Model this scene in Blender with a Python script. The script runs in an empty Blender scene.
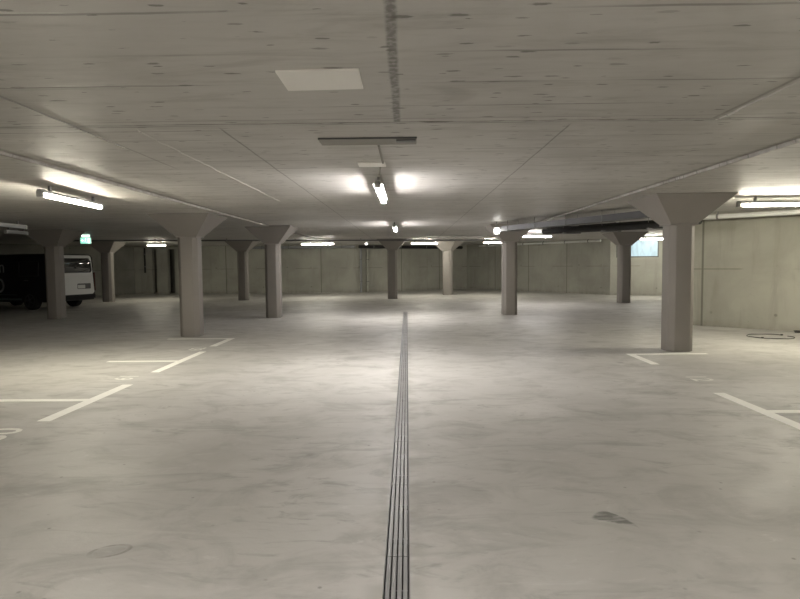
import bpy, bmesh, math, random
from mathutils import Vector, Matrix
random.seed(7)
S = bpy.context.scene
COL = S.collection
PI = math.pi

# ------------------------------------------------------------------ node helpers
def new_mat(name):
    m = bpy.data.materials.new(name); m.use_nodes = True
    nt = m.node_tree; nt.nodes.clear()
    out = nt.nodes.new('ShaderNodeOutputMaterial')
    p = nt.nodes.new('ShaderNodeBsdfPrincipled')
    nt.links.new(p.outputs[0], out.inputs[0])
    return m, nt, p
def setin(nt, sock, v):
    if hasattr(v, 'is_output'): nt.links.new(v, sock)
    else: sock.default_value = v
def mth(nt, op, a, b=0.0, c=None, clamp=False):
    n = nt.nodes.new('ShaderNodeMath'); n.operation = op; n.use_clamp = clamp
    setin(nt, n.inputs[0], a); setin(nt, n.inputs[1], b)
    if c is not None: setin(nt, n.inputs[2], c)
    return n.outputs[0]
def noise(nt, vec, scale, detail=4, rough=.55, dist=0.0, st=(1,1,1)):
    mp = nt.nodes.new('ShaderNodeMapping'); mp.inputs['Scale'].default_value = st
    nt.links.new(vec, mp.inputs['Vector'])
    n = nt.nodes.new('ShaderNodeTexNoise')
    n.inputs['Scale'].default_value = scale; n.inputs['Detail'].default_value = detail
    n.inputs['Roughness'].default_value = rough; n.inputs['Distortion'].default_value = dist
    nt.links.new(mp.outputs[0], n.inputs['Vector'])
    return n.outputs[0]
def ramp(nt, f, p0, p1, v0=0.0, v1=1.0):
    n = nt.nodes.new('ShaderNodeMapRange'); n.interpolation_type = 'SMOOTHSTEP'
    setin(nt, n.inputs['Value'], f)
    n.inputs['From Min'].default_value = p0; n.inputs['From Max'].default_value = p1
    n.inputs['To Min'].default_value = v0; n.inputs['To Max'].default_value = v1
    return n.outputs['Result']
def mixc(nt, f, a, b, mode='MIX'):
    n = nt.nodes.new('ShaderNodeMix'); n.data_type = 'RGBA'; n.blend_type = mode
    setin(nt, n.inputs[0], f)
    for s, v in ((n.inputs[6], a), (n.inputs[7], b)):
        if hasattr(v, 'is_output'): nt.links.new(v, s)
        else: s.default_value = (v[0], v[1], v[2], 1)
    return n.outputs[2]
def coords(nt):
    tc = nt.nodes.new('ShaderNodeTexCoord')
    sp = nt.nodes.new('ShaderNodeSeparateXYZ'); nt.links.new(tc.outputs['Object'], sp.inputs[0])
    return tc.outputs['Object'], sp.outputs[0], sp.outputs[1], sp.outputs[2]
def line(nt, c, pos, w):                      # 1 on the line c = pos, half width w, soft edges
    d = mth(nt, 'ABSOLUTE', mth(nt, 'SUBTRACT', c, pos))
    return ramp(nt, d, w*.4, w, 1.0, 0.0)
def mul(nt, a, b): return mth(nt, 'MULTIPLY', a, b)
def mx(nt, a, b): return mth(nt, 'MAXIMUM', a, b)
def bump(nt, p, h, strength, dist=.01):
    b = nt.nodes.new('ShaderNodeBump'); b.inputs['Strength'].default_value = strength; b.inputs['Distance'].default_value = dist
    nt.links.new(h, b.inputs['Height']); nt.links.new(b.outputs[0], p.inputs['Normal'])
def plain(name, col, rough=.6, metal=0.0, spec=.5, var=.12, scale=6):
    m, nt, p = new_mat(name)
    v, x, y, z = coords(nt)
    n = noise(nt, v, scale, 5)
    c = mixc(nt, n, [k*(1-var) for k in col], [min(1, k*(1+var)) for k in col])
    nt.links.new(c, p.inputs['Base Color'])
    p.inputs['Roughness'].default_value = rough; p.inputs['Metallic'].default_value = metal
    p.inputs['Specular IOR Level'].default_value = spec
    return m
def emit(name, col, strength):
    m, nt, p = new_mat(name)
    p.inputs['Base Color'].default_value = (*[min(1, c*.9) for c in col], 1)
    p.inputs['Emission Color'].default_value = (*col, 1)
    p.inputs['Emission Strength'].default_value = strength
    return m

# ------------------------------------------------------------------ materials
def floor_material():
    m, nt, p = new_mat('floor_concrete')
    v, x, y, z = coords(nt)
    big = noise(nt, v, .45, 6, .6, .6)
    mid = noise(nt, v, 1.7, 7, .62, .9, (1, 1.25, 1))
    streak = noise(nt, v, 1.5, 5, .6, 1.2, (.35, 1.6, 1))
    fine = noise(nt, v, 26, 5, .6)
    c = mixc(nt, ramp(nt, big, .3, .7), (.405, .394, .368), (.51, .498, .47))
    c = mixc(nt, ramp(nt, mid, .45, .72, 0, .7), c, (.315, .303, .278))
    c = mixc(nt, ramp(nt, streak, .55, .75, 0, .75), c, (.27, .262, .24))
    c = mixc(nt, ramp(nt, streak, .42, .22, 0, .45), c, (.56, .545, .515))
    c = mixc(nt, mul(nt, fine, .25), c, (.43, .415, .385))
    blot = noise(nt, v, 3.6, 8, .68, 1.4, (.6, 1.5, 1))
    c = mixc(nt, mul(nt, ramp(nt, blot, .52, .70), ramp(nt, big, .35, .6, .15, .75)), c, (.27, .262, .24))
    c = mixc(nt, ramp(nt, blot, .42, .28, 0, .5), c, (.57, .56, .535))
    # small dark spots and pits
    vo = nt.nodes.new('ShaderNodeTexVoronoi'); vo.voronoi_dimensions = '2D'; vo.inputs['Scale'].default_value = 2.3
    nt.links.new(v, vo.inputs['Vector'])
    pit = mul(nt, ramp(nt, vo.outputs['Distance'], .010, .034, 1, 0), ramp(nt, noise(nt, v, 1.9, 2), .5, .6))
    c = mixc(nt, mul(nt, pit, .55), c, (.12, .115, .1))
    # dark scuffed patch (right) : three curved strokes inside an ellipse
    wob = mul(nt, mth(nt, 'SUBTRACT', noise(nt, v, 9, 3), .5), .10)
    dx = mth(nt, 'SUBTRACT', x, 1.185); dy = mth(nt, 'ADD', mth(nt, 'SUBTRACT', y, 3.475), wob)
    rot_y = mth(nt, 'ADD', dy, mul(nt, dx, .45))
    bow = mth(nt, 'ADD', rot_y, mul(nt, mul(nt, dx, dx), 7.0))
    e = mth(nt, 'SQRT', mth(nt, 'ADD', mth(nt, 'POWER', mth(nt, 'DIVIDE', dx, .115), 2), mth(nt, 'POWER', mth(nt, 'DIVIDE', bow, .075), 2)))
    scuff = mul(nt, ramp(nt, e, .75, 1.05, 1, 0), ramp(nt, noise(nt, v, 14, 4, .6, 0, (.5, 2.6, 1)), .36, .56, .35, 1))
    c = mixc(nt, mul(nt, scuff, .8), c, (.10, .105, .09))
    # worn ring mark (left)
    dx = mth(nt, 'SUBTRACT', x, -1.585); dy = mth(nt, 'SUBTRACT', y, 3.07)
    e = mth(nt, 'SQRT', mth(nt, 'ADD', mth(nt, 'POWER', mth(nt, 'DIVIDE', dx, .092), 2), mth(nt, 'POWER', mth(nt, 'DIVIDE', mth(nt, 'ADD', dy, mul(nt, dx, -.25)), .066), 2)))
    ring = mul(nt, line(nt, e, 1.0, .2), ramp(nt, noise(nt, v, 7, 3), .4, .6, .15, .8))
    c = mixc(nt, mul(nt, mx(nt, ring, ramp(nt, e, .7, 1.0, .28, 0)), .8), c, (.17, .16, .14))
    # paler strips of grout along the drain
    gx = mth(nt, 'ABSOLUTE', mth(nt, 'ADD', x, .062))
    gr = mul(nt, mul(nt, ramp(nt, gx, .075, .20, 1, 0), ramp(nt, noise(nt, v, 3.5, 4), .38, .62)), ramp(nt, y, 18.6, 18.9, 1, 0))
    c = mixc(nt, mul(nt, gr, .6), c, (.30, .283, .25))
    nt.links.new(c, p.inputs['Base Color'])
    nt.links.new(ramp(nt, mid, .3, .7, .48, .62), p.inputs['Roughness'])
    p.inputs['Specular IOR Level'].default_value = .35
    bump(nt, p, mth(nt, 'ADD', fine, mul(nt, mid, 2)), .12, .012)
    return m

XL_, XR_ = -3.82, 3.55
def ceiling_material():
    m, nt, p = new_mat('ceiling_board_marked_concrete')
    v, x, y, z = coords(nt)
    big = noise(nt, v, .5, 5, .6, .4)
    grain = noise(nt, v, 2.6, 7, .66, .6, (.42, 2.6, 1))
    fine = noise(nt, v, 18, 4, .6, 0, (.6, 1.5, 1))
    c = mixc(nt, ramp(nt, big, .3, .72), (.425, .412, .392), (.55, .536, .512))
    c = mixc(nt, ramp(nt, grain, .48, .78, 0, .55), c, (.27, .258, .236))
    c = mixc(nt, ramp(nt, grain, .45, .24, 0, .5), c, (.52, .50, .47))
    c = mixc(nt, mul(nt, fine, .25), c, (.38, .365, .335))
    # seams between the shuttering boards, across the hall
    wob = mul(nt, mth(nt, 'SUBTRACT', noise(nt, v, 1.4, 4),   .5), .05)
    yy = mth(nt, 'ADD', y, wob)
    per = mth(nt, 'ABSOLUTE', mth(nt, 'SUBTRACT', mth(nt, 'FRACT', mth(nt, 'DIVIDE', mth(nt, 'ADD', yy, 10.05-.26), .53)), .49))
    seams = mul(nt, ramp(nt, per, .012, .032, 1, 0), ramp(nt, noise(nt, v, .8, 3, .6, 0, (.8, 4, 1)), .42, .60, .05, .75))
    strong = mul(nt, line(nt, yy, 4.73, .022), ramp(nt, noise(nt, v, 5, 4), .3, .6, .35, 1))
    strong = mx(nt, strong, mul(nt, line(nt, yy, 4.62, .012), .6))
    strong = mx(nt, strong, mul(nt, line(nt, yy, 4.95, .012), ramp(nt, x, -1.2, -1.7)))
    near = ramp(nt, y, 4.70, 4.74, 1, 0); far_ = ramp(nt, y, 4.80, 4.95)
    xx = mth(nt, 'ADD', x, mul(nt, wob, .6))
    rough = noise(nt, v, 22, 4)
    a = mul(nt, mul(nt, line(nt, xx, -.065, .036), near), ramp(nt, rough, .35, .6, .45, 1))
    b = mul(nt, mul(nt, line(nt, xx, 1.31, .012), far_), .8)
    d = mul(nt, mul(nt, line(nt, xx, -1.49, .014), far_), .8)
    e = mul(nt, line(nt, xx, -2.60, .018), mul(nt, ramp(nt, y, 6.6, 7.0, 1, 0), .55))
    g = mul(nt, line(nt, xx, 2.37, .02), mul(nt, near, .6))
    seam = mx(nt, mx(nt, mx(nt, a, b), mx(nt, d, e)), mx(nt, g, mx(nt, seams, strong)))
    lip = mx(nt, line(nt, x, XL_+.015, .085), line(nt, x, XR_-.015, .085))
    lip = mul(nt, lip, ramp(nt, noise(nt, v, 6, 5, .65, .5, (1.5, .6, 1)), .3, .6, .35, 1))
    c = mixc(nt, mul(nt, lip, .75), c, (.19, .172, .145))
    bl = ramp(nt, noise(nt, v, 1.1, 5, .6, 1.0, (.7, 1.5, 1)), .56, .74)
    c = mixc(nt, mul(nt, bl, .4), c, (.27, .255, .23))
    c = mixc(nt, mul(nt, seam, .8), c, (.12, .112, .098))
    # flattened air pores
    vo = nt.nodes.new('ShaderNodeTexVoronoi'); vo.voronoi_dimensions = '2D'; vo.inputs['Scale'].default_value = 3.4
    mp = nt.nodes.new('ShaderNodeMapping'); mp.inputs['Scale'].default_value = (.9, 3.0, 1)
    nt.links.new(v, mp.inputs[0]); nt.links.new(mp.outputs[0], vo.inputs['Vector'])
    sel = nt.nodes.new('ShaderNodeSeparateColor'); nt.links.new(vo.outputs['Color'], sel.inputs[0])
    dw = mth(nt, 'ADD', vo.outputs['Distance'], mth(nt, 'ADD', mul(nt, mth(nt, 'SUBTRACT', fine, .5), .22), mul(nt, mth(nt, 'SUBTRACT', noise(nt, v, 30, 3, .6, 0, (.5, 1.2, 1)), .5), .30)))
    pore = mul(nt, ramp(nt, mth(nt, 'DIVIDE', dw, mth(nt, 'ADD', .35, sel.outputs[1])), .07, .15, 1, 0), ramp(nt, sel.outputs[0], .35, .8))
    c = mixc(nt, mul(nt, pore, .72), c, (.105, .10, .085))
    nt.links.new(c, p.inputs['Base Color'])
    nt.links.new(ramp(nt, grain, .3, .7, .44, .6), p.inputs['Roughness'])
    p.inputs['Specular IOR Level'].default_value = .4
    h = mth(nt, 'SUBTRACT', mth(nt, 'ADD', mul(nt, grain, .7), mul(nt, fine, .4)), mth(nt, 'ADD', seam, pore))
    bump(nt, p, h, .22, .008)
    return m

def wall_material(name, tint=(1, 1, 1), joint=2.6):
    m, nt, p = new_mat(name)
    v, x, y, z = coords(nt)
    big = noise(nt, v, .7, 6, .6, .5)
    drip = noise(nt, v, 2.0, 5, .6, .4, (2.2, 1, .3))
    fine = noise(nt, v, 14, 5, .6)
    T = lambda c: [a*b for a, b in zip(c, tint)]
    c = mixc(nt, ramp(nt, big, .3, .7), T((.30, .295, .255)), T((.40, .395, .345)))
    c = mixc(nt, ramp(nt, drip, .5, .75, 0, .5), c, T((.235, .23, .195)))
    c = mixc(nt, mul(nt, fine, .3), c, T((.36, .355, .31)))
    per = mth(nt, 'ABSOLUTE', mth(nt, 'SUBTRACT', mth(nt, 'FRACT', mth(nt, 'DIVIDE', mth(nt, 'ADD', x, 30.0), joint)), .5))
    jn = ramp(nt, per, .004, .011, 1, 0)
    hz = mul(nt, line(nt, z, 1.32, .018), ramp(nt, noise(nt, v, .9, 2), .45, .55))
    fx = mth(nt, 'SUBTRACT', mth(nt, 'FRACT', mth(nt, 'DIVIDE', x, 1.3)), .5)
    fz = mth(nt, 'SUBTRACT', mth(nt, 'FRACT', mth(nt, 'DIVIDE', mth(nt, 'ADD', z, .2), 1.05)), .5)
    r = mth(nt, 'SQRT', mth(nt, 'ADD', mth(nt, 'POWER', mul(nt, fx, 1.3), 2), mth(nt, 'POWER', mul(nt, fz, 1.05), 2)))
    hole = ramp(nt, r, .022, .04, 1, 0)
    marks = mx(nt, mx(nt, mul(nt, jn, .7), mul(nt, hz, .5)), mul(nt, mul(nt, hole, .6), ramp(nt, noise(nt, v, 1.3, 2), .45, .6)))
    c = mixc(nt, marks, c, T((.10, .098, .08)))
    st = mul(nt, ramp(nt, z, .0, .22, 1, 0), ramp(nt, noise(nt, v, 4, 4), .35, .65, .2, .8))
    c = mixc(nt, mul(nt, st, .5), c, T((.16, .15, .125)))
    # clustered scuffs
    sc = mul(nt, ramp(nt, noise(nt, v, 5, 5, .65, 1.0, (.6, 1, 1.5)), .66, .76), ramp(nt, z, 1.0, .3))
    c = mixc(nt, mul(nt, sc, .6), c, T((.13, .12, .10)))
    nt.links.new(c, p.inputs['Base Color'])
    p.inputs['Roughness'].default_value = .75; p.inputs['Specular IOR Level'].default_value = .25
    bump(nt, p, mth(nt, 'SUBTRACT', fine, marks), .2, .008)
    return m

def column_material():
    m, nt, p = new_mat('column_paint')
    v, x, y, z = coords(nt)
    n = noise(nt, v, 1.8, 5, .6, .3, (1, 1, .5)); f = noise(nt, v, 30, 3)
    c = mixc(nt, n, (.226, .208, .190), (.27, .249, .229))
    st = mul(nt, ramp(nt, z, .0, .25, 1, 0), noise(nt, v, 6, 4))
    c = mixc(nt, mul(nt, st, .5), c, (.165, .152, .138))
    nt.links.new(c, p.inputs['Base Color']); p.inputs['Roughness'].default_value = .6
    p.inputs['Specular IOR Level'].default_value = .3
    bump(nt, p, f, .08, .004)
    return m

M = dict(
    floor=floor_material(), ceiling=ceiling_material(), column=column_material(),
    wall=wall_material('wall_concrete'), wall_right=wall_material('wall_concrete_pale', (.93, .92, .90), 2.9),
    wall_shaded=wall_material('wall_concrete_shaded', (.62, .62, .62)),  # same wall concrete, shade of the slots and left side in its colour
    line=plain('road_marking_paint', (.84, .83, .78), .6, var=.08, scale=9),
    numpaint=plain('worn_marking_paint', (.74, .73, .68), .65, var=.18, scale=20),
    steel=plain('galvanised_steel', (.20, .196, .193), .5, .35, var=.18, scale=11),
    dark=plain('drain_bed_plastic', (.06, .058, .055), .8),  # one even dark colour for the channel bed
    white=plain('white_sheet', (.88, .865, .83), .55, var=.02),
    housing=plain('lamp_housing_grey', (.52, .52, .50), .5, var=.05),
    offtube=plain('unlit_diffuser', (.42, .43, .44), .35, var=.05),
    plate=plain('concrete_grey_cover', (.25, .24, .215), .6),
    pale=plain('pale_strip', (.62, .60, .55), .5, var=.05),
    pipe_white=plain('pipe_white', (.66, .66, .64), .4, var=.05),
    pipe_grey=plain('pipe_grey', (.24, .245, .25), .45, var=.1),
    tray=plain('cable_tray_zinc', (.095, .098, .104), .55, .1, var=.1),
    black=plain('black_insulation', (.016, .016, .016), .75),
    vanblack=plain('van_black_wrap', (.008, .008, .010), .45, spec=.35),
    vanwhite=plain('van_white_paint', (.72, .72, .70), .3, var=.02),
    vanglass=plain('van_dark_glass', (.02, .022, .024), .05, spec=.9, var=.0),
    rubber=plain('tyre_rubber', (.012, .012, .012), .85),
    rim=plain('dark_alloy', (.06, .06, .065), .4, .6),
    red=plain('tail_lamp_dark_red', (.06, .012, .010), .25),
    letter=plain('van_letter_grey', (.20, .21, .22), .5),
    stripe=plain('van_stripe_grey', (.075, .095, .095), .5),
    number_plate=plain('number_plate_pale', (.65, .65, .62), .4),
    wire=plain('black_cable', (.03, .028, .022), .6),
    frame=plain('window_frame_dark', (.10, .10, .10), .5),
    lamp_warm=emit('tube_glow_warm', (1.0, .935, .76), 90),
    lamp_cool=emit('tube_glow_neutral', (1.0, .955, .93), 105),
    lamp_back=emit('tube_glow_back', (1.0, .95, .82), 88),
    lamp_point=emit('small_lamp_glow', (1.0, .97, .90), 9),
    sign_green=emit('exit_sign_green', (.25, .7, .5), .7),
    sign_white=emit('exit_sign_white', (.8, 1.0, .9), 1.0),
)
def window_material():
    m, nt, p = new_mat('frosted_window_daylight')
    v, x, y, z = coords(nt)
    n = noise(nt, v, 3.2, 3, .6, 1.0, (2.2, 1, .5))
    c = mixc(nt, ramp(nt, n, .35, .68), (.55, .80, .90), (.30, .47, .55))
    nt.links.new(c, p.inputs['Emission Color']); p.inputs['Emission Strength'].default_value = .36
    p.inputs['Base Color'].default_value = (.3, .36, .4, 1); p.inputs['Roughness'].default_value = .3
    return m
M['window'] = window_material()

# ------------------------------------------------------------------ mesh helpers
def box(bm, lo, hi, mat=None):
    x0, y0, z0 = lo; x1, y1, z1 = hi
    vs = [Vector(c) for c in ((x0,y0,z0),(x1,y0,z0),(x1,y1,z0),(x0,y1,z0),(x0,y0,z1),(x1,y0,z1),(x1,y1,z1),(x0,y1,z1))]
    if mat: vs = [mat @ q for q in vs]
    vs = [bm.verts.new(q) for q in vs]
    for f in ((3,2,1,0),(4,5,6,7),(0,1,5,4),(1,2,6,5),(2,3,7,6),(3,0,4,7)):
        bm.faces.new([vs[i] for i in f])
def loft(bm, rings, cap=True):
    R = [[bm.verts.new(q) for q in r] for r in rings]
    n = len(R[0])
    for a, b in zip(R, R[1:]):
        for i in range(n): bm.faces.new((a[i], a[(i+1) % n], b[(i+1) % n], b[i]))
    if cap:
        bm.faces.new(list(reversed(R[0]))); bm.faces.new(R[-1])
def tube(bm, p0, p1, r, seg=14, r1=None):
    p0, p1 = Vector(p0), Vector(p1); d = (p1-p0).normalized()
    a = d.orthogonal().normalized(); b = d.cross(a)
    loft(bm, [[p + (a*math.cos(t) + b*math.sin(t))*rr for t in [2*PI*k/seg for k in range(seg)]] for p, rr in ((p0, r), (p1, r1 or r))])
def path_tube(bm, pts, r, seg=8, closed=False):
    pts = [Vector(q) for q in pts]; rings = []
    n = len(pts)
    for i, q in enumerate(pts):
        d = (pts[min(i+1, n-1)] - pts[max(i-1, 0)]).normalized()
        a = d.cross(Vector((0, 0, 1)));  a = a.normalized() if a.length > 1e-4 else d.orthogonal().normalized()
        b = d.cross(a)
        rings.append([q + (a*math.cos(t) + b*math.sin(t))*r for t in [2*PI*k/seg for k in range(seg)]])
    loft(bm, rings)
def prism(bm, poly, z0, z1, mat=None):
    rr = [[Vector((x, y, z)) for x, y in poly] for z in (z0, z1)]
    if mat: rr = [[mat @ q for q in r] for r in rr]
    loft(bm, rr)
def obj(name, bm, mat, parent=None, bevel=0.0, smooth=False, loc=None):
    bmesh.ops.recalc_face_normals(bm, faces=bm.faces[:])
    if bevel: bmesh.ops.bevel(bm, geom=bm.edges[:], offset=bevel, segments=2, affect='EDGES', profile=.6)
    me = bpy.data.meshes.new(name); bm.to_mesh(me); bm.free()
    me.materials.append(mat)
    if smooth: me.shade_smooth(); me.set_sharp_from_angle(angle=math.radians(35))
    o = bpy.data.objects.new(name, me); COL.objects.link(o)
    if parent: o.parent = parent
    if loc: o.location = loc
    return o
def tag(o, label, cat, group=None, kind=None):
    o['label'] = label; o['category'] = cat
    if group: o['group'] = group
    o['kind'] = kind or 'thing'
    return o
def thing(name, label, cat, loc=(0, 0, 0), rz=0.0, group=None, kind=None):
    o = bpy.data.objects.new(name, None); COL.objects.link(o)
    o.empty_display_size = .2; o.location = loc; o.rotation_euler = (0, 0, rz)
    return tag(o, label, cat, group, kind)
def struct(name, bm, mat, label, cat, bevel=0.0, loc=None, rz=0.0):
    o = obj(name, bm, mat, None, bevel); o['kind'] = 'structure'
    if loc: o.location = loc
    o.rotation_euler = (0, 0, rz)
    o['label'] = label; o['category'] = cat
    return o
def B(): return bmesh.new()
def copy_tree(o, parent=None):
    c = o.copy(); COL.objects.link(c)
    if parent: c.parent = parent
    for ch in list(o.children): copy_tree(ch, c)
    return c

# ------------------------------------------------------------------ the setting
ZC, ZO = 2.60, 2.572          # slab over the drive lane / slab over the bays
XL, XR, YF, YB, YE = -3.82, 3.55, -12.0, 38.0, 25.0
DX0, DX1, DY0, DY1 = -.126, .002, -3.0, 18.75      # drain slot

bm = B()
box(bm, (-20, YF-.3, -.25), (DX0, YB, 0)); box(bm, (DX1, YF-.3, -.25), (16, YB, 0))
box(bm, (DX0, YF-.3, -.25), (DX1, DY0, 0)); box(bm, (DX0, DY1, -.25), (DX1, YB, 0)); box(bm, (DX0, DY0, -.25), (DX1, DY1, -.09))
struct('floor', bm, M['floor'], 'smooth grey concrete garage floor with faint stains', 'floor')

bm = B()
box(bm, (-20, YF-.3, ZO), (XL, YB, 2.9)); box(bm, (XR, YF-.3, ZO), (16, YB, 2.9))
box(bm, (XL, YE, ZO), (XR, YB, 2.9)); box(bm, (XL, YF-.3, ZC), (XR, YE, 2.9))
def fin(x, y0, y1, w, h):                    # rough ridge of concrete squeezed out at a shuttering joint
    n = max(2, int((y1-y0)/.12)); rings = []
    for i in range(n+1):
        y = y0 + (y1-y0)*i/n; k = random.uniform(.45, 1.2); ox = random.uniform(-.3, .3)*w
        rings.append([Vector((x-w/2+ox, y, ZC+.01)), Vector((x+ox, y, ZC-h*k)), Vector((x+w/2+ox, y, ZC+.01))])
    loft(bm, rings)
fin(2.42, -4, 4.77, .035, .012); fin(-2.60, 1.5, 5.6, .02, .008); fin(-2.18, 4.9, 10.4, .04, .006)
for xe, s in ((XL, 1), (XR, -1)):            # ragged lip along the step between the slabs
    n = 160; rings = []
    for i in range(n+1):
        y = -4 + 29*i/n; k = 0 if 16.4 < y < 18.4 else random.uniform(.1, 1.2)
        rings.append([Vector((xe-s*.02, y, ZO+.01)), Vector((xe+s*.008*k, y, ZO-.010*k)), Vector((xe+s*.012, y, ZO+.026))])
    loft(bm, rings)
n = 60; rings = []
for i in range(n+1):
    x = -1.6 + 4.1*i/n; k = random.uniform(.2, 1.2)
    rings.append([Vector((x, 4.70, ZC+.01)), Vector((x, 4.72, ZC-.008*k)), Vector((x, 4.74, ZC+.01))])
loft(bm, rings)
struct('ceiling', bm, M['ceiling'], 'board marked concrete ceiling with raised strip over the drive lane', 'ceiling')

def wall(name, p0, p1, mat, label, z0=0.0, z1=None, t=.3, parts=None):
    d = Vector((p1[0]-p0[0], p1[1]-p0[1])); L = d.length
    bm = B()
    for a in (parts or [(0, L, z0, z1 or ZO)]):
        box(bm, (a[0], 0, a[2]), (a[1], t, a[3]))
    return struct(name, bm, mat, label, 'wall', loc=(p0[0], p0[1], 0), rz=math.atan2(d.y, d.x))
# left to right along the back; each wall's thickness lies to its left-hand (outer) side
K1, K2, K3, K4 = (-14.9, 32.7), (-2.4, 32.1), (3.58, 36.0), (9.25, 27.46)
dK = (Vector(K2)-Vector(K1)); LK = dK.length
ga, gb, gc, gd = .98, 1.24, 1.86, 2.25       # two narrow openings in the back wall
wall('wall_back', K1, K2, M['wall'], 'back concrete wall with shuttering joints and two dark slots',
     parts=[(-.3, ga, 0, ZO), (ga, gb, 2.42, ZO), (gb, gc, 0, ZO), (gc, gd, 2.42, ZO), (gd, LK, 0, ZO)])
ux = dK.normalized(); nx = Vector((-ux.y, ux.x))
q = Vector(K1) + nx*1.6
wall('wall_recess', (q+ux*-.6)[:], (q+ux*4.5)[:], M['wall_shaded'], 'wall seen inside the slots of the back wall, shade put into its colour')
wall('wall_back_right', K2, K3, M['wall'], 'far concrete wall running back into the corner')
wall('wall_far_right', K3, K4, M['wall'], 'slanting concrete wall right of the far corner')
K5 = (12.0, 26.25)
d = Vector(K5)-Vector(K4); LW = d.length
w0, w1, wz0, wz1 = .25, 2.02, 1.70, 2.53
ow = wall('wall_window', K4, K5, M['wall'], 'concrete wall below and beside the high window', parts=[(0, w0, 0, ZO), (w0, w1, 0, wz0), (w0, w1, wz1, ZO), (w1, LW, 0, ZO)])
K6 = (6.52, 14.30); K7 = (14.9, 5.95)
wall('wall_side_return', K5, K6, M['wall'], 'hidden return wall behind the right column')
wall('wall_right', K6, K7, M['wall_right'], 'pale bare concrete wall on the right with worn foot')
wall('wall_right_rear', K7, (14.9, -12), M['wall'], 'concrete wall of the garage behind the viewer on the right')
wall('wall_rear', (14.9, -12), (-19, -12), M['wall'], 'concrete wall behind the viewer')
wall('wall_left', (-19, -12), (-19, 24), M['wall_shaded'], 'concrete wall beyond the van, shade put into its colour')
wall('wall_left_corner', (-19, 24), K1, M['wall_shaded'], 'concrete wall behind the van, shade put into its colour')

# high window in the far right wall
ang = math.atan2(d.y, d.x)
bm = B()
f = .05
box(bm, (w0, .06, wz0), (w1, .14, wz0+f)); box(bm, (w0, .06, wz1-f), (w1, .14, wz1))
box(bm, (w0, .06, wz0+f), (w0+f, .14, wz1-f)); box(bm, (w1-f, .06, wz0+f), (w1, .14, wz1-f))
win = struct('window_1', bm, M['frame'], 'high frosted window glowing pale blue beside the far right column', 'window', loc=(K4[0], K4[1], 0), rz=ang)
bm = B(); box(bm, (w0+f, .09, wz0+f), (w1-f, .11, wz1-f)); obj('pane', bm, M['window'], win)

# ------------------------------------------------------------------ columns
def column(x, y, label, rz=0.0, lane=None):
    t = thing('concrete_column', label, 'column', (x, y, 0), rz, 'columns with flared heads', 'thing')
    w, k = .21, .085
    oc = [(-w+k,-w),(w-k,-w),(w,-w+k),(w,w-k),(w-k,w),(-w+k,w),(-w,w-k),(-w,-w+k)]
    zb = 2.095
    bm = B(); prism(bm, oc, 0, zb); obj('shaft', bm, M['column'], t, .008, True)
    b, a = .225, .63
    sq = lambda s, z: [Vector((-s,-s,z)), Vector((s,-s,z)), Vector((s,s,z)), Vector((-s,s,z))]
    bm = B(); loft(bm, [sq(b, zb), sq(b, zb+.03), sq(a, ZO-.012), sq(a, ZO-.002)])
    if lane: box(bm, (lane[0]-x, -a, ZO-.002), (lane[1]-x, a, ZC-.002))
    obj('capital', bm, M['column'], t, .004)
    return t
column(4.55, 10.15, 'nearest right column with a flared head in front of pale wall')
column(-4.63, 12.79, 'nearest left column standing behind the painted bay lines')
column(-3.84, 17.20, 'second column from the lane on the left, behind the nearest left one', 0, (XL+.035, -3.84+.63))
column(2.98, 17.54, 'column at the end of the grey cable tray, right of the lane', 0, (2.98-.63, XR-.035))
column(-.635, 26.02, 'slim looking dark column in line with the floor drain')
column(1.955, 28.92, 'pale far column, farthest of all, lit on its left face', -.42)
column(7.985, 22.22, 'far right column standing before the blue window')
column(-7.08, 25.87, 'far left column between the two nearer left ones, before the back wall')
column(-10.31, 17.47, 'dark column covering the rear corner of the van')
column(-12.85, 25.64, 'far column right of the white tailgate in the dark left corner')

# ------------------------------------------------------------------ tube lights
def tube_light(cx, cy, ceil, length, rz, label, mat, drop=.03):
    """origin on the ceiling; the lamp hangs along local Y"""
    t = thing('ceiling_tube_light', label, 'light', (cx, cy, ceil-drop), rz, 'ceiling tube lights')
    h = length/2
    bm = B(); box(bm, (-.030, -h, -.092), (.030, h, -.045)); box(bm, (-.062, -h, -.088), (.062, h, -.082)); obj('housing', bm, M['housing'], t, .004)  # wide thin wings added to keep lamp light off the ceiling above
    bm = B()
    prof = [(.036*math.cos(a), -.090 + .046*math.sin(a)) for a in [PI + PI*k/14 for k in range(15)]]
    loft(bm, [[Vector((px, q*(h-.05), pz)) for px, pz in prof] for q in (-1, 1)])
    obj('diffuser', bm, mat, t, 0, True)
    for s in (-1, 1):
        bm = B(); box(bm, (-.04, s*h-.05*(s > 0), -.142), (.04, s*h+.05*(s < 0), -.06)); obj('end_cap', bm, M['housing'], t, .006)
    for s in (-1, 1):
        bm = B(); box(bm, (-.015, s*h*.7-.02, -.04), (.015, s*h*.7+.02, drop-.001)); obj('bracket', bm, M['steel'], t)
    return t
H90 = PI/2
tube_light(-4.74, 8.55, ZO, 1.8, .07, 'bright tube light over the left bays beside the slab step', M['lamp_warm'])
tube_light(-.35, 8.35, ZC, 1.95, 0, 'nearest lit tube light over the middle of the lane', M['lamp_cool'])
tube_light(-.32, 16.5, ZC, 1.95, 0, 'second lit tube light farther along the lane', M['lamp_cool'])
tube_light(6.52, 10.2, ZO, 1.95, H90, 'long lit tube light right of the nearest right column', M['lamp_warm'])
tube_light(4.62, 21.5, ZO, 1.2, H90+.3, 'lit tube light behind the cable tray right of the lane', M['lamp_cool'])
tube_light(-4.0, 27.0, ZO, 1.5, H90, 'lit tube light before the back wall left of the drain', M['lamp_back'])
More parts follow.
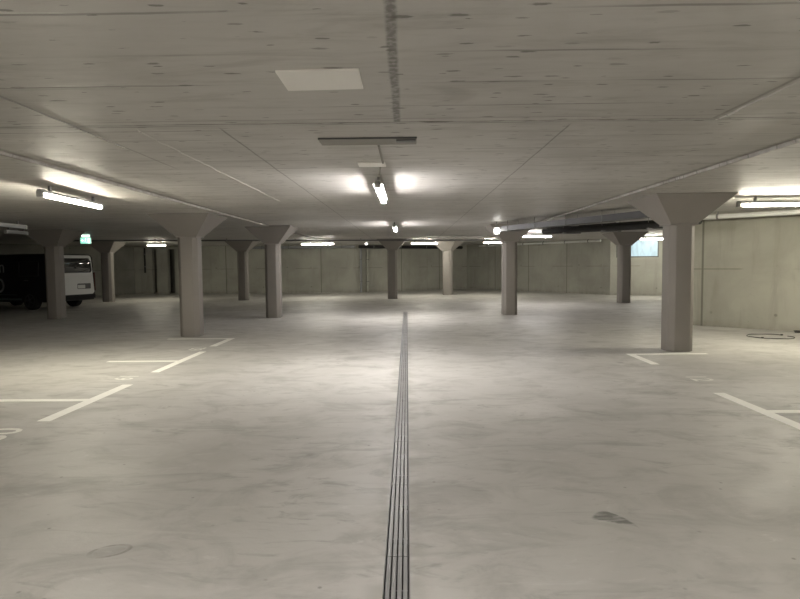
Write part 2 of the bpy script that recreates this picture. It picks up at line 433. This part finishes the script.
tube_light(.80, 27.6, ZO, 1.25, H90, 'lit tube light between the slim dark and the pale far columns', M['lamp_back'])
tube_light(4.0, 27.4, ZO, 1.1, H90, 'lit tube light just left of the column at the tray end', M['lamp_back'])
tube_light(-11.1, 26.6, ZO, .9, H90, 'lit tube light left of the nearest left column, before the slots', M['lamp_warm'])
tube_light(10.2, 24.9, ZO, 1.3, H90, 'lit tube light above the blue window', M['lamp_back'])
tube_light(-8.97, 13.15, ZO, 1.9, 0, 'unlit grey tube light at the dark left edge', M['offtube'])
tube_light(-10.5, 16.1, ZO, .9, 0, 'small unlit tube light farther back in the dark left side', M['offtube'])
# unseen lamps added in line with the rows, to light near floor and ceiling
tube_light(-.35, .15, ZC, 1.95, 0, 'lit tube light added unseen to the lane row above the viewer', M['lamp_cool'])
tube_light(-.35, -7.9, ZC, 1.95, 0, 'lit tube light added unseen to the lane row behind the viewer', M['lamp_cool'])
tube_light(5.2, 1.0, ZO, 1.95, H90, 'lit tube light added unseen over the right bays beside the viewer', M['lamp_warm'])
tube_light(-5.0, .3, ZO, 1.95, 0, 'lit tube light added unseen over the left bays beside the viewer', M['lamp_warm'])

def round_lamp(p, label):
    t = thing('ceiling_lamp', label, 'light', p)
    bm = B(); tube(bm, (0, 0, -.06), (0, 0, 0), .055, 18); obj('base', bm, M['housing'], t, 0, True)
    bm = B(); bmesh.ops.create_uvsphere(bm, u_segments=18, v_segments=10, radius=.055); bmesh.ops.translate(bm, verts=bm.verts[:], vec=(0, 0, -.075))
    obj('globe', bm, M['lamp_point'], t, 0, True)
round_lamp((-1.95, 29.0, ZO), 'small round lamp glowing before the back wall left of the drain column')

# ------------------------------------------------------------------ ceiling fittings
bm = B(); prism(bm, [(-.735, 3.82), (-.262, 3.80), (-.262, 3.435), (-.735, 3.45)], ZC-.012, ZC)
tag(obj('insulation_board', bm, M['white'], None, .002), 'large white rectangular panel on the ceiling nearest the viewer', 'panel', 'white ceiling panels')
bm = B(); box(bm, (-.525, 6.53, ZC-.012), (-.225, 6.80, ZC))
tag(obj('insulation_board', bm, M['white'], None, .002), 'small white panel on the ceiling just before the lane tube light', 'panel', 'white ceiling panels')
t = thing('cover_plate', 'long grey cover plate on the ceiling between the two white panels', 'plate', (-.335, 5.41, ZC))
bm = B(); box(bm, (-.43, -.13, -.014), (.43, .13, 0)); obj('plate', bm, M['plate'], t, .003)
bm = B(); box(bm, (-.40, .13, -.016), (.36, .137, 0)); o = obj('rear_strip', bm, M['pale'], t); o['label'] = 'pale strip along the far edge'
bm = B(); box(bm, (-.43, -.137, -.014), (.43, -.13, 0)); o = obj('front_shade', bm, M['frame'], t); o['label'] = 'shade on the near edge, put in as a dark strip'  # stands for the shaded near face of the plate
bm = B(); box(bm, (.25, -.11, -.026), (.42, -.02, -.014)); o = obj('junction_clip', bm, M['frame'], t, .004); o['label'] = 'dark clip at the right end'
bm = B(); tube(bm, (-.25, 5.56, ZC-.012), (-.25, 6.52, ZC-.012), .011); tube(bm, (-.29, 6.81, ZC-.012), (-.33, 7.38, ZC-.012), .011)
tag(obj('conduit', bm, M['plate'], None, 0, True), 'thin grey cable conduit on the ceiling leading to the lane tube light', 'conduit')

# suspended cable tray and black pipes beside it, right of the lane
P0, P1 = Vector((2.62, 16.02)), Vector((4.78, 11.15))
d = P1-P0; L = d.length
t = thing('cable_tray', 'grey suspended cable tray running from the lane column towards the nearest right one', 'cable tray', (P0.x, P0.y, 2.40), math.atan2(d.y, d.x))
bm = B(); box(bm, (0, -.15, -.06), (L, .15, -.05)); obj('tray_bed', bm, M['tray'], t)
for s in (-1, 1):
    bm = B(); box(bm, (0, s*.15-.008, -.06), (L, s*.15+.008, .07)); obj('side_rail', bm, M['tray'], t)
for k in range(5):
    bm = B(); xx = .35 + k*(L-.7)/4
    tube(bm, (xx, -.17, -.07), (xx, -.17, ZC-2.40 if k < 3 else ZO-2.40), .006, 8); tube(bm, (xx, .17, -.07), (xx, .17, ZC-2.40 if k < 3 else ZO-2.40), .006, 8)
    box(bm, (xx-.02, -.19, -.082), (xx+.02, .19, -.062)); obj('hanger', bm, M['steel'], t)
for k in range(3):
    bm = B(); path_tube(bm, [(xx_, -.08+.08*k + .012*math.sin(xx_*3+k), -.03) for xx_ in [L*i/14 for i in range(15)]], .018, 8); obj('cable', bm, M['black'], t, 0, True)
t = thing('ceiling_lamp', 'small bright lamp at the far left end of the grey cable tray', 'light', (2.385, 15.97, 2.33))
bm = B(); box(bm, (-.075, .0, -.07), (.075, .13, .12)); obj('lamp_box', bm, M['housing'], t, .006)
bm = B(); tube(bm, (0, -.03, .02), (0, .0, .02), .075, 18); obj('lamp_glass', bm, M['lamp_point'], t, 0, True)
bm = B(); box(bm, (-.015, .03, .1), (.015, .06, ZC-2.33)); obj('bracket', bm, M['steel'], t)

Q0, Q1 = Vector((3.78, 16.6, 2.36)), Vector((5.75, 12.3, 2.28))
bm = B()
path_tube(bm, [Q0.lerp(Q1, i/10) for i in range(11)], .085, 16)
t = thing('black_pipe', 'thick black insulated pipe hanging behind the cable tray', 'pipe', (0, 0, 0))
obj('pipe_run', bm, M['black'], t, 0, True)
bm = B(); path_tube(bm, [Q0.lerp(Q1, i/10)+Vector((.25, .12, .05)) for i in range(11)], .075, 16); obj('pipe_run', bm, M['black'], t, 0, True)
for k in (.2, .5, .8):
    c = Q0.lerp(Q1, k); bm = B(); box(bm, (c.x-.1, c.y-.02, c.z-.10), (c.x+.35, c.y+.14, c.z-.07))
    tube(bm, (c.x-.09, c.y+.05, c.z-.08), (c.x-.09, c.y+.05, ZO if c.x > XR else ZC), .007, 8); tube(bm, (c.x+.34, c.y+.05, c.z-.08), (c.x+.34, c.y+.05, ZO), .007, 8)
    obj('hanger', bm, M['steel'], t)

def pipe(name, p0, p1, r, mat, label, group=None, clips=0, ceil=ZO):
    t = thing(name, label, 'pipe', p0, 0, group)
    d = Vector(p1)-Vector(p0)
    bm = B(); tube(bm, (0, 0, 0), d, r, 16); obj('pipe_run', bm, mat, t, 0, True)
    for k in range(clips):
        c = d*((k+.5)/clips); bm = B(); dn = d.normalized()
        tube(bm, c-dn*.02, c+dn*.02, r+.012, 16); box(bm, (c.x-.012, c.y-.012, c.z+r), (c.x+.012, c.y+.012, ceil-p0[2])); obj('clip', bm, M['steel'], t)
    return t
pipe('ceiling_pipe', (-13.6, 22.25, 2.495), (4.6, 26.25, 2.495), .032, M['frame'], 'thin dark pipe crossing the whole ceiling before the far lamps', None, 7)
pipe('ceiling_pipe', (-8.3, 31.5, 2.43), (-2.7, 31.45, 2.43), .07, M['pipe_grey'], 'dark grey pipe along the top of the back wall', None, 4)
pipe('ceiling_pipe', (-2.5, 31.5, 2.43), (3.2, 35.05, 2.43), .085, M['black'], 'black pipe along the wall top behind the drain column', None, 4)
pipe('ceiling_pipe', (4.1, 34.1, 2.47), (8.75, 27.3, 2.47), .05, M['pipe_white'], 'pale pipe along the top of the slanting far right wall', None, 6)
pipe('ceiling_pipe', (6.18, 13.75, 2.46), (9.6, 10.35, 2.46), .05, M['pipe_white'], 'white pipe along the top of the pale right wall under the lamp', None, 3)
for x, y, z0, z1, r, m, lb in ((-14.26, 32.55, 1.15, 2.5, .045, 'black', 'thin dark pipe hanging down the back wall left of the slots'),
                              (-2.45, 31.9, 0, 2.36, .06, 'pipe_grey', 'dark vertical pipe on the back wall, left of a pale one'),
                              (-2.10, 32.08, 0, 2.34, .07, 'wall', 'pale vertical pipe on the back wall left of the drain column')):
    t = thing('downpipe', lb, 'pipe', (x, y, z0), 0, 'vertical pipes on the back wall')
    bm = B(); tube(bm, (0, 0, 0), (0, 0, z1-z0), r, 14); obj('pipe_run', bm, M[m], t, 0, True)
    for zz in (.25, .75):
        bm = B(); tube(bm, (0, 0, (z1-z0)*zz-.02), (0, 0, (z1-z0)*zz+.02), r+.01, 14); box(bm, (-.012, 0, (z1-z0)*zz-.015), (.012, r+.05, (z1-z0)*zz+.015)); obj('clip', bm, M['steel'], t)

# green exit sign hanging in front of the dark left side
t = thing('exit_sign', 'glowing green exit sign hanging over the rear of the van', 'sign', (-10.72, 20.0, ZO), .35)
bm = B(); box(bm, (-.17, -.03, -.30), (.17, .03, -.085)); obj('sign_box', bm, M['housing'], t, .004)
bm = B(); box(bm, (-.155, -.034, -.29), (.155, -.029, -.095)); obj('sign_face', bm, M['sign_green'], t)
bm = B()
box(bm, (-.135, -.037, -.20), (-.05, -.033, -.18)); prism(bm, [(-.14, 0), (-.09, .04), (-.09, -.04)], 0, .004, Matrix.Translation((-.0, -.033, -.19)) @ Matrix.Rotation(H90, 4, 'X'))
obj('arrow', bm, M['sign_white'], t)
bm = B(); box(bm, (.06, -.037, -.275), (.13, -.033, -.11)); o = obj('door_symbol', bm, M['sign_white'], t)
bm = B()
tube(bm, (.0, -.038, -.125), (.0, -.034, -.125), .016, 12)
for a, b, w in (((.0, -.145), (-.012, -.2), .014), ((-.012, -.2), (.02, -.235), .009), ((.02, -.235), (.012, -.275), .008), ((-.012, -.2), (-.035, -.235), .009), ((-.035, -.235), (-.06, -.235), .008), ((.0, -.15), (.035, -.175), .007), ((.0, -.15), (-.035, -.165), .007)):
    A, C = Vector((a[0], -.0355, a[1])), Vector((b[0], -.0355, b[1])); tube(bm, A, C, w*.5, 8)
obj('running_figure', bm, M['sign_white'], t)
for s in (-1, 1):
    bm = B(); tube(bm, (s*.11, 0, -.085), (s*.11, 0, 0), .008, 8); obj('hanger', bm, M['steel'], t)
bm = B(); box(bm, (-.12, -.035, -.075), (.12, .035, -.0)); obj('upper_strip', bm, M['sign_white'], t, .004)  # emissive strip above the sign box

# ------------------------------------------------------------------ drain
t = thing('floor_drain', 'long grey slotted drain channel down the middle of the lane', 'drain', (0, 0, 0))
bm = B()
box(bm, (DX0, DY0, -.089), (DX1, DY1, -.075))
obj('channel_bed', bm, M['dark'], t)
for xe in (DX0, DX1-.005):
    bm = B(); box(bm, (xe, DY0, -.075), (xe+.005, DY1, .0005)); obj('edge_angle', bm, M['steel'], t)
y = DY0
g0, g1 = DX0+.009, DX1-.009
src = None
while y < DY1-.5:
    ye = min(y+.996, DY1)
    bm = B(); n = 4; pitch = (g1-g0)/n
    for k in range(n):
        xc = g0 + pitch*(k+.5); box(bm, (xc-.0099, 0, -.028), (xc+.0099, ye-y, .001))
    for yy in (.25, .72): box(bm, (g0, yy, -.06), (g1, yy+.010, -.028))
    obj('grating', bm, M['steel'], t, 0, False, (0, y, 0))
    y += 1.0

# ------------------------------------------------------------------ painted bay lines and numbers
def marking(label, rects):
    bm = B()
    for x0, y0, x1, y1 in rects: box(bm, (x0, y0, .0), (x1, y1, .0025))
    tag(obj('bay_line', bm, M['line']), label, 'floor marking', 'painted bay lines', 'thing')
marking('nearest white T-shaped bay line on the left floor', [(-3.63, 5.74, -3.50, 7.52), (-6.9, 6.60, -3.63, 6.71)])
marking('white T-shaped bay line in front of the nearest left column', [(-3.65, 8.38, -3.53, 10.40), (-4.76, 9.33, -3.65, 9.44)])
marking('white corner bay line at the foot of the nearest left column', [(-3.70, 11.08, -3.57, 12.2), (-4.95, 12.2, -3.57, 12.3)])
marking('white corner bay line at the foot of the nearest right column', [(3.56, 8.74, 3.68, 9.78), (3.68, 9.68, 4.86, 9.78)])
marking('nearest white T-shaped bay line at the right edge', [(3.47, 4.0, 3.60, 6.80), (3.60, 5.88, 6.5, 5.99)])
def number(txt, x, y, size, rz, label, sx=1.0):
    cu = bpy.data.curves.new('n', 'FONT'); cu.body = txt; cu.size = size; cu.extrude = .001; cu.offset = .003; cu.align_x = 'CENTER'; cu.align_y = 'CENTER'
    cu.resolution_u = 3
    tmp = bpy.data.objects.new('n', cu); COL.objects.link(tmp)
    dg = bpy.context.evaluated_depsgraph_get(); dg.update()
    me = bpy.data.meshes.new_from_object(tmp.evaluated_get(dg))
    bpy.data.objects.remove(tmp); bpy.data.curves.remove(cu)
    me.materials.clear(); me.materials.append(M['numpaint'])
    o = bpy.data.objects.new('bay_number', me); COL.objects.link(o)
    o.location = (x, y, .0015); o.rotation_euler = (0, 0, rz); o.scale = (sx, 1, 1)
    return tag(o, label, 'floor marking', 'painted bay numbers', 'thing')
number('60', -3.70, 5.27, .46, H90, 'white painted bay number cut by the left edge')
number('61', -3.80, 8.00, .36, H90, 'white painted bay number between the two left T-shaped lines')
number('62', -3.80, 10.73, .36, H90, 'white painted bay number just before the nearest left column')
number('12', 3.72, 7.66, .37, -H90, 'white painted bay number before the nearest right column')

# ------------------------------------------------------------------ small things on the floor at right
pts = [(.38*math.cos(a)*(1+.06*math.sin(3*a)), .42*math.sin(a)*(1+.05*math.cos(2*a)), .008+.004*math.sin(5*a)) for a in [2*PI*.95*i/40 for i in range(41)]]
t = thing('cable_loop', 'thin black cable loop lying by the pale right wall', 'cable', (7.15, 11.85, 0), .5)
bm = B(); path_tube(bm, pts, .008, 8); obj('loop', bm, M['wire'], t, 0, True)
for i in (0, 22):
    bm = B(); bmesh.ops.create_uvsphere(bm, u_segments=10, v_segments=6, radius=.022); bmesh.ops.scale(bm, verts=bm.verts[:], vec=(1.8, 1.2, .7)); bmesh.ops.translate(bm, verts=bm.verts[:], vec=Vector(pts[i])+Vector((0, 0, .008)))
    obj('tape_knot', bm, M['wire'], t, 0, True)
bm = B(); box(bm, (-.14, -.05, 0), (.14, .05, .06))
for v_ in bm.verts: v_.co += Vector((random.uniform(-.02, .02), random.uniform(-.01, .01), random.uniform(-.02, 0) if v_.co.z > .01 else 0))
o = obj('timber_scrap', bm, M['wire'], None, .006); o.location = (8.16, 12.42, 0); o.rotation_euler = (0, 0, -PI/4)
tag(o, 'small dark scrap lying at the foot of the pale right wall', 'scrap')

# ------------------------------------------------------------------ van (local x forward, y to its left side, rear at x = 0)
van = thing('van', 'black van with white tailgate parked in the dark left corner', 'van', (-12.1, 21.62, 0), math.radians(162))
def section(x, hw, zb, zt, rt=.16, tumble=.07):
    pts = []
    for k in range(5):
        a = PI/2*k/4; pts.append((hw-tumble-rt+rt*math.cos(a), zt-rt+rt*math.sin(a)))
    pts = [(hw-.05, zb), (hw, zb+.12), (hw+.0, .95), (hw-.02, 1.15)] + pts
    full = pts + [(-y_, z_) for y_, z_ in reversed(pts)]
    return [Vector((x, y_, z_)) for y_, z_ in full]
bm = B()
loft(bm, [section(.10, .86, .36, 1.90), section(.03, .93, .32, 1.93), section(.0, .95, .30, 1.95)][::-1][:1] +
         [section(.06, .965, .28, 1.975), section(.5, .97, .27, 1.985), section(2.0, .97, .27, 1.985), section(3.3, .97, .27, 1.97), section(3.62, .965, .27, 1.90, .2, .12),
          section(4.05, .95, .28, 1.45, .2, .14), section(4.35, .93, .28, 1.16, .1, .05), section(4.75, .86, .30, 1.02, .1, .05), section(4.9, .74, .34, .86, .1, .05)])
obj('body', bm, M['vanblack'], van, 0, True)
RX = Matrix.Rotation(-H90, 4, 'Y')
def rear_panel(poly, t0, t1, name, mat, bevel=0.0, smooth=False, parent=None):   # poly in (y, z); extruded backwards
    bm = B(); loft(bm, [[Vector((-t, y_, z_)) for y_, z_ in poly] for t in (t0, t1)])
    return obj(name, bm, mat, parent or van, bevel, smooth)
def rpoly(y0, y1, z0, z1, r, lean=0.0, n=5):
    pts = []
    for cx, cz, a0 in ((y1-r, z1-r, 0), (y0+r, z1-r, PI/2), (y0+r, z0+r, PI), (y1-r, z0+r, 1.5*PI)):
        for k in range(n):
            a = a0 + PI/2*k/(n-1); pts.append((cx+r*math.cos(a), cz+r*math.sin(a)))
    return [(y_ + (lean*(z_-z0) if y_ < 0 else 0), z_) for y_, z_ in pts]
tg = rear_panel(rpoly(-.90, .50, .50, 1.93, .12, .09), -.01, .045, 'tailgate', M['vanwhite'], .008, True); tg['label'] = 'white tailgate'
rear_panel(rpoly(-.80, .72, 1.29, 1.82, .11, .14), .03, .055, 'rear_window', M['vanglass'], .004, True)
rc = rear_panel(rpoly(-.72, -.12, .70, .90, .03), .046, .052, 'plate_recess', M['frame'], .002, False, tg)
npl = rear_panel(rpoly(-.46, -.14, .72, .85, .015), .052, .058, 'number_plate', M['number_plate'], 0, False, tg)
rear_panel(rpoly(-.62, -.22, .90, .94, .012), .045, .075, 'handle_strip', M['vanwhite'], 0, False, tg)
rear_panel(rpoly(.52, .90, .62, 1.25, .05), -.0, .04, 'tail_light', M['red'], .006)
rear_panel(rpoly(-.955, -.90, .62, 1.30, .02), -.03, .04, 'tail_light', M['red'], .006)
bm = B(); box(bm, (-.07, -.92, .34), (.12, .94, .50)); obj('bumper', bm, M['rubber'], van, .03, True)
bm = B(); tube(bm, (-.055, -.1, 1.31), (-.06, -.62, 1.42), .012, 8); obj('rear_wiper', bm, M['rubber'], van, 0, True)
for x in (.95, 3.9):
    for s in (-1, 1):
        c = Vector((x, s*.82, .33))
        bm = B(); rings = []
        for yy, rr in ((-.11, .26), (-.11, .31), (-.08, .33), (.08, .33), (.11, .31), (.11, .26)):
            rings.append([c + Vector((rr*math.cos(a), yy + s*.055, rr*math.sin(a))) for a in [2*PI*k/32 for k in range(32)]])
        loft(bm, rings); w = obj('wheel', bm, M['rubber'], van, 0, True)
        bm = B(); yo = s*(.11+.055)
        tube(bm, c+Vector((0, yo-.02*s, 0)), c+Vector((0, yo+.006*s, 0)), .06, 16)
        for k in range(5):
            a = 2*PI*k/5; tube(bm, c+Vector((0, yo, 0)), c+Vector((.22*math.cos(a), yo, .22*math.sin(a))), .025, 8)
        path_tube(bm, [c+Vector((.22*math.cos(a), yo, .22*math.sin(a))) for a in [2*PI*k/32 for k in range(33)]], .018, 6)
        obj('rim', bm, M['rim'], w, 0, True)
for s in (-1, 1):
    bm = B(); box(bm, (1.35, s*.97-.012, .34), (3.45, s*.97+.012, .41)); o = obj('sill_stripe', bm, M['stripe'], van); o['label'] = 'grey stripe low on the side'
    bm = B(); box(bm, (1.55, s*.975-.008, .52), (3.45, s*.975+.008, .545)); obj('side_moulding', bm, M['stripe'], van)
    bm = B(); box(bm, (1.0, s*.985-.012, 1.03), (1.2, s*.985+.012, 1.06)); obj('door_handle', bm, M['frame'], van)
    bm = B()
    y0 = s*.955
    for (a, b) in (((.55, 1.2), (.55, 1.7)), ((1.45, 1.2), (1.45, 1.7)), ((.55, 1.7), (1.45, 1.7)), ((.55, 1.2), (1.45, 1.2))):
        tube(bm, (a[0], s*(.962 if a[1] < 1.5 else .93), a[1]), (b[0], s*(.962 if b[1] < 1.5 else .93), b[1]), .01, 6)
    obj('window_seal', bm, M['rim'], van)
    bm = B(); loft(bm, [[Vector((x_, s*y_, z_)) for x_, y_, z_ in ((2.85, .955-o_, 1.2), (3.75, .955-o_, 1.2), (3.5, .925-o_, 1.66), (2.85, .92-o_, 1.7))] for o_ in (.02, -.012)]); obj('side_window', bm, M['vanglass'], van)
    bm = B(); box(bm, (3.45, s*1.0-.1, 1.2), (3.58, s*1.0+.12, 1.42)); obj('wing_mirror', bm, M['vanblack'], van, .03, True)
    bm = B(); loft(bm, [[Vector((x_, s*(.86+o_), z_)) for x_, z_ in ((4.4, .78), (4.72, .74), (4.70, .92), (4.42, 1.0))] for o_ in (.0, .06)]); obj('head_light', bm, M['offtube'], van, .01)
bm = B(); loft(bm, [[Vector((x_, y_, z_)) for x_, y_, z_ in ((3.66+o_, -.75, 1.885), (3.66+o_, .75, 1.885), (4.06+o_, .82, 1.45), (4.06+o_, -.82, 1.45))] for o_ in (-.02, .02)]); obj('windscreen', bm, M['vanglass'], van)
def letter(txt, size, x, z):
    cu = bpy.data.curves.new('n', 'FONT'); cu.body = txt; cu.size = size; cu.extrude = .004; cu.align_x = 'RIGHT'; cu.resolution_u = 4
    tmp = bpy.data.objects.new('n', cu); COL.objects.link(tmp)
    dg = bpy.context.evaluated_depsgraph_get(); dg.update()
    me = bpy.data.meshes.new_from_object(tmp.evaluated_get(dg))
    bpy.data.objects.remove(tmp); bpy.data.curves.remove(cu)
    # text x -> van -x, text y -> z, facing +y
    me.transform(Matrix(((-1, 0, 0, x), (0, 0, 1, .977), (0, 1, 0, z), (0, 0, 0, 1))))
    me.materials.clear(); me.materials.append(M['letter'])
    o = bpy.data.objects.new('lettering', me); COL.objects.link(o); o.parent = van
letter('n', .62, 2.10, 1.33); letter('O', .78, 2.12, .60)

# ------------------------------------------------------------------ world, camera, view
w = bpy.data.worlds.new('World'); S.world = w; w.use_nodes = True
bg = w.node_tree.nodes.get('Background') or w.node_tree.nodes.new('ShaderNodeBackground')
bg.inputs[0].default_value = (.6, .75, .85, 1); bg.inputs[1].default_value = 0.0

F = 600.0
def camera(vx, vy, roll):
    f = Vector(((vx-400)/F, -(vy-299.5)/F, -1)).normalized()
    r = Vector((math.cos(roll), math.sin(roll), 0)); r.z = (r.x*f.x + r.y*f.y)/-f.z; r.normalize()
    u = r.cross(f)
    return Matrix(((*r, 0), (*f, 0), (*u, 1.5), (0, 0, 0, 1)))
cd = bpy.data.cameras.new('Camera'); cam = bpy.data.objects.new('Camera', cd); COL.objects.link(cam)
cam.matrix_world = camera(407, 264, math.radians(.5))
cd.sensor_fit = 'HORIZONTAL'; cd.sensor_width = 36; cd.lens = 36*F/800; cd.clip_end = 200
S.camera = cam
S.cycles.use_denoising = True
S.cycles.max_bounces = 10; S.cycles.diffuse_bounces = 6
S.cycles.sample_clamp_indirect = 8
vs = S.view_settings
vs.view_transform = 'Standard'; vs.look = 'None'; vs.gamma = 1; vs.use_curve_mapping = False
vs.exposure = 1.06
